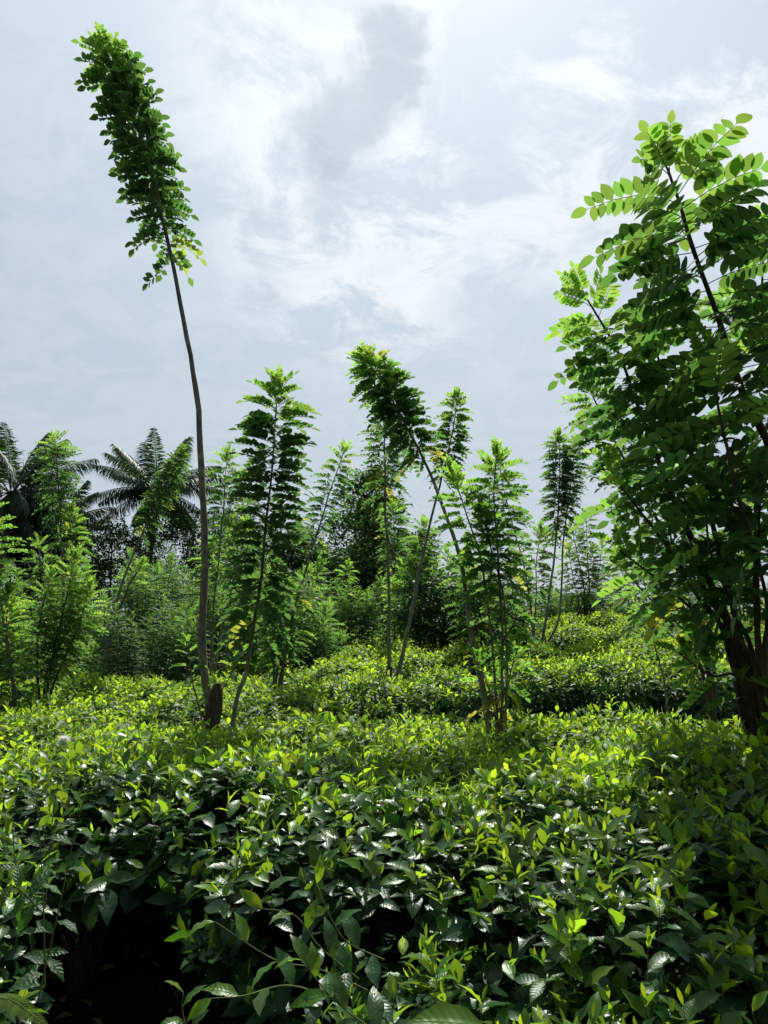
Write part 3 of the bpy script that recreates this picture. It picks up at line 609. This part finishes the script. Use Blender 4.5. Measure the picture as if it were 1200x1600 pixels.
# ------------------------------------------------------------------ coconut palms
def palm(label, px, py, Y, nf=24, Lr=4.3, lean=.6, seed=5, nuts=8, flen=1.):
    global rng
    keep = rng; rng = np.random.default_rng(seed)
    c = W(px, py, Y); gz = float(ground(c[0] - lean, Y)); root = np.array([c[0] - lean, Y, gz]); C = c - root
    t = thing('coconut_palm', label, 'palm tree', root)
    m = MB(); tube(m, spline([(0, 0, -.3), (lean * .2, 0, C[2] * .3), (lean * .6, 0, C[2] * .7), C + (0, 0, .1)], 40), np.linspace(.2, .12, 40) * (1 + .05 * (np.arange(40) % 2)), 10); m.obj('trunk', [M_PBARK], t)
    for i in range(nf):
        f = (i + .5) / nf; az = i * 2.39996 + rng.normal(0, .12); el = math.radians(74 - 112 * f) + rng.normal(0, .06)
        L = Lr * (.78 + .3 * math.sin(math.pi * min(1, f + .2))) * rng.uniform(.9, 1.05)
        R = np.array([math.cos(az), math.sin(az), 0]); sag = (.16 + .22 * rng.random()) * (.6 + .9 * f)
        P0 = C + R * .1; uu = np.linspace(0, 1, 14)[:, None]
        D = R * math.cos(el) + UP * math.sin(el)
        path = P0 + D * L * uu - UP * L * sag * uu ** 2.2 + R * (L * .1 * uu ** 2 * math.sin(el))
        fr = MB(); tube(fr, path, np.linspace(.035, .006, 14), 5, 1)
        n = 74; u = np.linspace(.14, .995, n); Q = np.stack([np.interp(u, uu[:, 0], path[:, k]) for k in range(3)], -1)
        T = nrm(np.stack([np.interp(u, uu[:, 0], np.gradient(path[:, k])) for k in range(3)], -1))
        S = nrm(np.cross(T, UP + 1e-4)); Nn = np.cross(S, T); l2 = Lr * .24 * np.sin(np.pi * (.18 + .76 * u)) ** .7 * (.85 + .3 * rng.random(n)) * flen
        dry = i == nf - 1
        for sg in (-1, 1):
            d = S * sg * .75 + T * .75 - UP * (.25 + .35 * rng.random((n, 1)) + .3 * f) + rng.normal(0, .09, (n, 3))
            age = np.full(n, .95) if dry else np.clip(.12 * (1 - f) + .06 * rng.random(n), 0, .5) + (.25 * (rng.random(n) < .05))
            leaves(fr, Q, d, Nn, l2, .034, 3, droop=.32 + .3 * rng.random(n), fold=.2, age=age, prof='strap')
        fr.obj('dry_frond' if dry else 'frond', [M_PALM, M_DRY if dry else M_STEM], t)
    for i in range(nuts):
        a = i * 2.4; p = C + np.array([math.cos(a) * .34, math.sin(a) * .34, -.35 - .16 * (i % 3)])
        nm = MB(); z = np.linspace(-1, 1, 7); tube(nm, p + np.stack([0 * z, 0 * z, z * .16], -1), .13 * np.sqrt(np.clip(1 - z ** 2, .01, 1)), 8); nm.obj('coconut', [M_NUT], t)
    rng = keep
    return t
palm('tall coconut palm with star crown behind the leaning shade tree plume', 246, 764, 44, 30, 4.1, .5, 11)
palm('tall coconut palm at the left edge with long fronds reaching up', 18, 770, 38, 28, 4.3, .4, 12, flen=1.1)
palm('lower coconut palm behind the flat topped plume left', 98, 815, 44, 22, 3.2, -.4, 13)

# ------------------------------------------------------------------ ridge rock
def rock(label, px, py, Y, sx, sy, sz):
    c = W(px, py, Y); t = MB(); nu, nv_ = 24, 14
    th = np.linspace(0, 2 * np.pi, nu, endpoint=False); ph = np.linspace(0.05, np.pi / 2 * 1.2, nv_)
    TH, PH = np.meshgrid(th, ph, indexing='ij')
    r = 1 + .12 * np.sin(3 * TH + 1) * np.sin(2 * PH) + .07 * rng.normal(0, 1, TH.shape)
    v = np.stack([sx * r * np.sign(np.cos(TH)) * np.abs(np.cos(TH)) ** .7 * np.sin(PH) ** .6, sy * r * np.sin(TH) * np.sin(PH) ** .6, sz * r * np.cos(PH)], -1)
    ix = np.arange(nu * nv_).reshape(nu, nv_); nx_ = np.roll(ix, -1, 0)
    t.add(v, np.stack([ix[:, :-1], ix[:, 1:], nx_[:, 1:], nx_[:, :-1]], -1))
    o = t.obj('rock', [M_DBARK]); o.location = (c[0], Y, float(ground(c[0], Y)) + .25); o['label'] = label; o['category'] = 'rock'
rock('low brown boulder on the ridge above the top tea row', 940, 945, 22, .75, .6, .85)
rock('pale brown boulder beside the dark middle shrub', 722, 990, 12.2, .22, .3, .75)

# ------------------------------------------------------------------ close plants
def sprig(mb, tw, pts, ls, n=7, rad=.003, age0=.0, tip=.36, K=8, spread=70):
    path = spline(pts, 20); tube(tw, path, np.linspace(rad, rad * .4, 20) * .75, 5)
    for k in range(n):
        t = (k + 1) / n; i = int(t * 19); P = path[i]; T = nrm(path[i] - path[i - 1]); A = nrm(np.cross(T, UP + .01)); B = np.cross(A, T)
        R0 = nrm(np.cross(T, np.array([0, -.7, .7]))); az = (0 if k % 2 else math.pi) + rng.normal(0, .3); A, B = R0, nrm(np.cross(R0, T)) ; R = A * math.cos(az) + B * (math.sin(az) + .25)
        a = math.radians(spread * (1.05 - .6 * t) + rng.normal(0, 8)); d = T * math.cos(a) + R * math.sin(a); nn = UP + np.array([0, -.32, 0]) + rng.normal(0, .3, 3)
        L = ls * (1.1 - .45 * t) * rng.uniform(.85, 1.15)
        leaves(mb, P[None], d[None], nn[None], L, L * .185, K, droop=rng.uniform(.15, .5), fold=.25, wave=.2, age=np.array([age0 + (tip - age0) * t ** 2]))
def near_bush(label, spr, ls=.09, name='tea_bush', cat='tea bush', mat=M_TEA, K=8, spread=70):
    b = spr[0][0]; root = np.array([b[0], b[1], float(ground(b[0], b[1]))]); t = thing(name, label, cat, root)
    m, tw = MB(), MB()
    for s in spr:
        sprig(m, tw, [np.array(p) - root for p in s[1:]], s[0][3] if len(s[0]) > 3 else ls, n=int(s[0][2]), K=K, spread=spread)
    m.obj('foliage', [mat], t); tw.obj('stem', [M_STEM], t)
    return t
def S(n, *pp, ls=.09):
    b = pp[0]; return [(W(*b)[0], W(*b)[1], n, ls)] + [W(*p) for p in pp]
near_bush('low tea plant whose pale sprigs reach left into the dark hollow',
    [S(7, (600, 1560, 1.75), (500, 1515, 1.6), (430, 1500, 1.55), (335, 1440, 1.5)), S(6, (560, 1530, 1.7), (500, 1480, 1.62), (460, 1430, 1.6), (410, 1420, 1.58)),
     S(6, (600, 1500, 1.8), (540, 1470, 1.72), (510, 1420, 1.7), (495, 1380, 1.7)), S(5, (520, 1560, 1.55), (450, 1540, 1.5), (380, 1556, 1.45), (330, 1560, 1.42)),
     S(7, (640, 1640, 1.5), (570, 1600, 1.5), (520, 1560, 1.5), (470, 1500, 1.5))], ls=.088)
near_bush('small tea seedling with three leaves at the bottom of the dark hollow', [S(5, (305, 1660, 1.5), (292, 1610, 1.5), (285, 1580, 1.5), (286, 1550, 1.5), ls=.075)])
pb = W(800, 1640, 1.08); r_ = np.array([pb[0], pb[1], 0]); t = thing('tea_seedling', 'single big pale leaf lying across the bottom edge of the frame', 'seedling', r_)
m, tw = MB(), MB(); b0, b1 = W(757, 1604, 1.06) - r_, W(640, 1582, 1.06) - r_
tube(tw, spline([(0, 0, 0), pb * .5 + b0 * .0 - r_ * .5, pb - r_, b0], 16), .002, 5)
leaves(m, b0[None], (b1 - b0)[None], np.array([[.05, -.45, .9]]), .108, .021, 10, droop=.14, fold=.35, wave=.12, age=np.array([.3]))
leaves(m, (pb - r_)[None], np.array([[.8, .2, .1]]), np.array([[0, -.2, 1.]]), .09, .018, 10, droop=.2, fold=.3, wave=.15, age=np.array([.1]))
m.obj('leaf_blade', [M_TEA], t); tw.obj('stem', [M_STEM], t)
near_bush('dark broad leaved shoot in the bottom right corner', [S(4, (1185, 1720, 1.4), (1182, 1650, 1.4), (1182, 1615, 1.4), (1176, 1580, 1.4), ls=.07)], K=8)
near_bush('tall weed with slanting stem and round leaves in left foreground',
    [S(11, (60, 1560, 1.95), (92, 1420, 1.95), (120, 1290, 1.95), (150, 1190, 1.95), ls=.075)], name='weed_plant', cat='weed', mat=M_WEED, spread=85)
near_bush('clump of upright weeds at the left edge beside the slanting one',
    [S(10, (70, 1540, 2.0), (68, 1420, 2.0), (62, 1310, 2.0), (56, 1230, 2.0), ls=.07), S(9, (40, 1440, 2.05), (24, 1350, 2.05), (20, 1280, 2.05), ls=.065), S(7, (70, 1420, 2.1), (80, 1300, 2.1), (92, 1210, 2.1), ls=.05),
     S(7, (60, 1420, 1.9), (30, 1390, 1.85), (-10, 1370, 1.8), ls=.08)], name='weed_plant', cat='weed', mat=M_WEED, spread=85)
near_bush('tall pale tea shoot standing above the bright tea near the leaning tree', [S(8, (198, 1180, 4.6), (199, 1140, 4.6), (200, 1105, 4.6), ls=.1)], K=4)
# fern frond
fb = W(-30, 1530, 1.5); t = thing('fern', 'yellow green fern frond low at the left edge', 'fern', (fb[0], fb[1], 0)); f = MB()
off = np.array([fb[0], fb[1], 0])
for (p0, p1, p2) in [((-40, 1560, 1.5), (15, 1562, 1.48), (70, 1600, 1.45))]:
    path = spline([W(*p0) - off, W(*p1) - off, W(*p2) - off], 30); tube(f, path, .0015, 4, 1)
    T = nrm(np.gradient(path, axis=0)); A = nrm(np.cross(T, UP))
    for sg in (-1, 1): leaves(f, path, A * sg + T * .4, np.broadcast_to(UP, path.shape), .03 * np.sin(np.linspace(.6, 3.0, 30)) + .004, .0035, 3, age=np.full(30, .5), prof='strap')
f.obj('frond', [M_WEED, M_STEM], t)
# pale seed head
fb = W(100, 1180, 4.6); t = thing('flowering_weed', 'weed with a fluffy white seed head above the bright tea', 'weed', (fb[0], fb[1], 0))
m = MB(); h = W(100, 1158, 4.6); tube(m, spline([(0, 0, 0), (.02, 0, h[2] * .5), h - np.array([fb[0], fb[1], 0])], 10), .003, 5); m.obj('stem', [M_STEM], t)
mw = leaf_mat('seed_fluff', [(.75, .74, .72)] * 3, [(.85, .84, .8)] * 3, rough=.8, fac=.6, vein=0, spec=.1)
m = MB(); n = 260; d = nrm(rng.normal(0, 1, (n, 3))); c = h - np.array([fb[0], fb[1], 0])
leaves(m, c + d * .004, d, rng.normal(0, 1, (n, 3)), .036, .003, 0); m.obj('seed_head', [mw], t)

# fallen leaves under the front bushes
n = 700; q = np.stack([rng.uniform(-2.2, 2.2, n), rng.uniform(1.2, 4.2, n)], -1); m = MB(); a = rng.random(n) * 6.3
leaves(m, np.stack([q[:, 0], q[:, 1], ground(q[:, 0], q[:, 1]) + .012], -1), np.stack([np.cos(a), np.sin(a), .15 * rng.random(n)], -1), UP + rng.normal(0, .25, (n, 3)), .085, .018, 4, droop=.2, fold=.4, age=np.full(n, .95))
lo = m.obj('leaf_litter', [M_DRY]); lo['kind'] = 'stuff'
# ------------------------------------------------------------------ light
sd = Vector((math.sin(AZ) * math.cos(EL), math.cos(AZ) * math.cos(EL), math.sin(EL)))
sl = bpy.data.lights.new('sun', 'SUN'); sl.energy = 4.6; sl.angle = math.radians(.6); sl.color = (1, .97, .90)
so = bpy.data.objects.new('sun', sl); COL.objects.link(so); so.rotation_euler = sd.to_track_quat('Z', 'Y').to_euler(); so.location = sd * 50

wd = bpy.data.worlds.new('World'); sc.world = wd; wd.use_nodes = True; nt = wd.node_tree; N, Lk = nt.nodes, nt.links; N.clear()
out = N.new('ShaderNodeOutputWorld'); bg = N.new('ShaderNodeBackground'); bg.inputs[1].default_value = .089; Lk.new(bg.outputs[0], out.inputs[0])
sky = N.new('ShaderNodeTexSky'); sky.sky_type = 'NISHITA'; sky.sun_disc = False; sky.sun_elevation = EL; sky.sun_rotation = AZ; sky.dust_density = 2.5; sky.air_density = 1.0
tc = N.new('ShaderNodeTexCoord')
def VM(op, a, b=None):
    n = N.new('ShaderNodeVectorMath'); n.operation = op
    for i, x in enumerate((a, b)):
        if x is None: continue
        if isinstance(x, tuple): n.inputs[i].default_value = x
        elif isinstance(x, (int, float)): n.inputs['Scale'].default_value = x
        else: Lk.new(x, n.inputs[i])
    return n
def MM(op, a, b=None, c=None, clamp=False):
    n = N.new('ShaderNodeMath'); n.operation = op; n.use_clamp = clamp
    for i, x in enumerate((a, b, c)):
        if x is None: continue
        if isinstance(x, (int, float)): n.inputs[i].default_value = x
        else: Lk.new(x, n.inputs[i])
    return n.outputs[0]
dirn = VM('NORMALIZE', tc.outputs['Generated']).outputs[0]
sx = N.new('ShaderNodeSeparateXYZ'); Lk.new(dirn, sx.inputs[0])
zc = MM('ADD', MM('MAXIMUM', sx.outputs[2], 0), .22)
cmb = N.new('ShaderNodeCombineXYZ'); Lk.new(MM('DIVIDE', sx.outputs[0], zc), cmb.inputs[0]); Lk.new(MM('DIVIDE', sx.outputs[1], zc), cmb.inputs[1])
def noise(scale, detail, rough, dist, off):
    a = VM('ADD', cmb.outputs[0], off).outputs[0]
    n = N.new('ShaderNodeTexNoise'); n.inputs['Scale'].default_value = scale; n.inputs['Detail'].default_value = detail; n.inputs['Roughness'].default_value = rough; n.inputs['Distortion'].default_value = dist
    Lk.new(a, n.inputs['Vector']); return n.outputs[0]
def smooth(x, a, b):
    n = N.new('ShaderNodeMapRange'); n.interpolation_type = 'SMOOTHSTEP'; Lk.new(x, n.inputs[0]); n.inputs[1].default_value = a; n.inputs[2].default_value = b; return n.outputs[0]
def blob(px, py, r0, r1):
    """a soft bank of cloud round one direction of the sky"""
    v = W(px, py, 10) - EYE; v = v / np.linalg.norm(v)
    d = VM('DOT_PRODUCT', wdir, tuple(float(c) for c in v)).outputs['Value']
    return smooth(d, math.cos(math.radians(r1)), math.cos(math.radians(r0)))
nvec = N.new('ShaderNodeTexNoise'); nvec.inputs['Scale'].default_value = 9; nvec.inputs['Detail'].default_value = 6; nvec.inputs['Roughness'].default_value = .6; Lk.new(dirn, nvec.inputs['Vector'])
wdir = VM('NORMALIZE', VM('ADD', dirn, VM('SCALE', VM('SUBTRACT', nvec.outputs['Color'], (.5, .5, .5)).outputs[0], .17).outputs[0]).outputs[0]).outputs[0]
n1 = noise(2.6, 12, .68, .35, (3.1, 1.7, 0)); n2 = noise(6.0, 10, .68, .6, (7.3, 2.2, 0)); n3 = noise(.9, 3, .5, .2, (1.0, 5.0, 0))
bank = MM('MAXIMUM', MM('MAXIMUM', blob(560, 120, 2, 15), blob(560, 340, 1, 12)), MM('MAXIMUM', MM('MULTIPLY', blob(830, 290, 1, 9), .8), MM('MAXIMUM', blob(960, 60, 1, 15), blob(1240, 190, 1, 9))))
white = MM('MULTIPLY', smooth(MM('ADD', MM('MULTIPLY', n1, .5), MM('MULTIPLY', n2, .5)), .43, .55), MM('ADD', MM('MULTIPLY', bank, .9), .22), clamp=True)
greyb = MM('MAXIMUM', MM('MAXIMUM', blob(632, 70, .1, 3.6), blob(530, 195, .1, 4.6)), MM('MAXIMUM', blob(600, 150, .3, 3.2), MM('MULTIPLY', blob(540, 270, .5, 4.5), .6)))
grey = MM('MULTIPLY', smooth(MM('ADD', MM('ADD', MM('MULTIPLY', n1, .5), MM('MULTIPLY', n2, .6)), MM('MULTIPLY', greyb, .25)), .5, .8), greyb, clamp=True)
sdot = VM('DOT_PRODUCT', dirn, tuple(sd)).outputs['Value']
aur = smooth(sdot, math.cos(math.radians(45)), math.cos(math.radians(4)))
# thin veil over the blue, brighter round the sun and dimmer away from it
veilb = MM('MULTIPLY_ADD', aur, 1.3, MM('MULTIPLY_ADD', smooth(sdot, .05, .6), 5.2, .35))
vc = N.new('ShaderNodeMixRGB'); vc.blend_type = 'MULTIPLY'; vc.inputs[0].default_value = 1; vc.inputs[1].default_value = (.88, 1.05, 1.2, 1); Lk.new(veilb, vc.inputs[2])
m1 = N.new('ShaderNodeMixRGB'); Lk.new(sky.outputs[0], m1.inputs[1]); Lk.new(vc.outputs[0], m1.inputs[2])
Lk.new(MM('MULTIPLY_ADD', n3, .3, .70, clamp=True), m1.inputs[0])
wb = MM('MULTIPLY_ADD', aur, 1.8, MM('MULTIPLY_ADD', n2, 4.0, 5.4))
wc = N.new('ShaderNodeMixRGB'); wc.blend_type = 'MULTIPLY'; wc.inputs[0].default_value = 1; wc.inputs[1].default_value = (.95, 1.01, 1.06, 1); Lk.new(wb, wc.inputs[2])
m2 = N.new('ShaderNodeMixRGB'); Lk.new(white, m2.inputs[0]); Lk.new(m1.outputs[0], m2.inputs[1]); Lk.new(wc.outputs[0], m2.inputs[2])
m3 = N.new('ShaderNodeMixRGB'); Lk.new(MM('MULTIPLY', grey, .6), m3.inputs[0]); Lk.new(m2.outputs[0], m3.inputs[1]); m3.inputs[2].default_value = (4.0, 5.0, 5.9, 1)
Lk.new(m3.outputs[0], bg.inputs[0])

sc.view_settings.view_transform = 'Standard'; sc.view_settings.look = 'None'; sc.view_settings.exposure = .24; sc.view_settings.gamma = 1
sc.render.engine = 'CYCLES'
cy = sc.cycles; cy.max_bounces = 6; cy.diffuse_bounces = 3; cy.glossy_bounces = 2; cy.transmission_bounces = 4; cy.transparent_max_bounces = 4
cy.use_denoising = True; cy.caustics_reflective = False; cy.caustics_refractive = False
cy.sample_clamp_indirect = 6
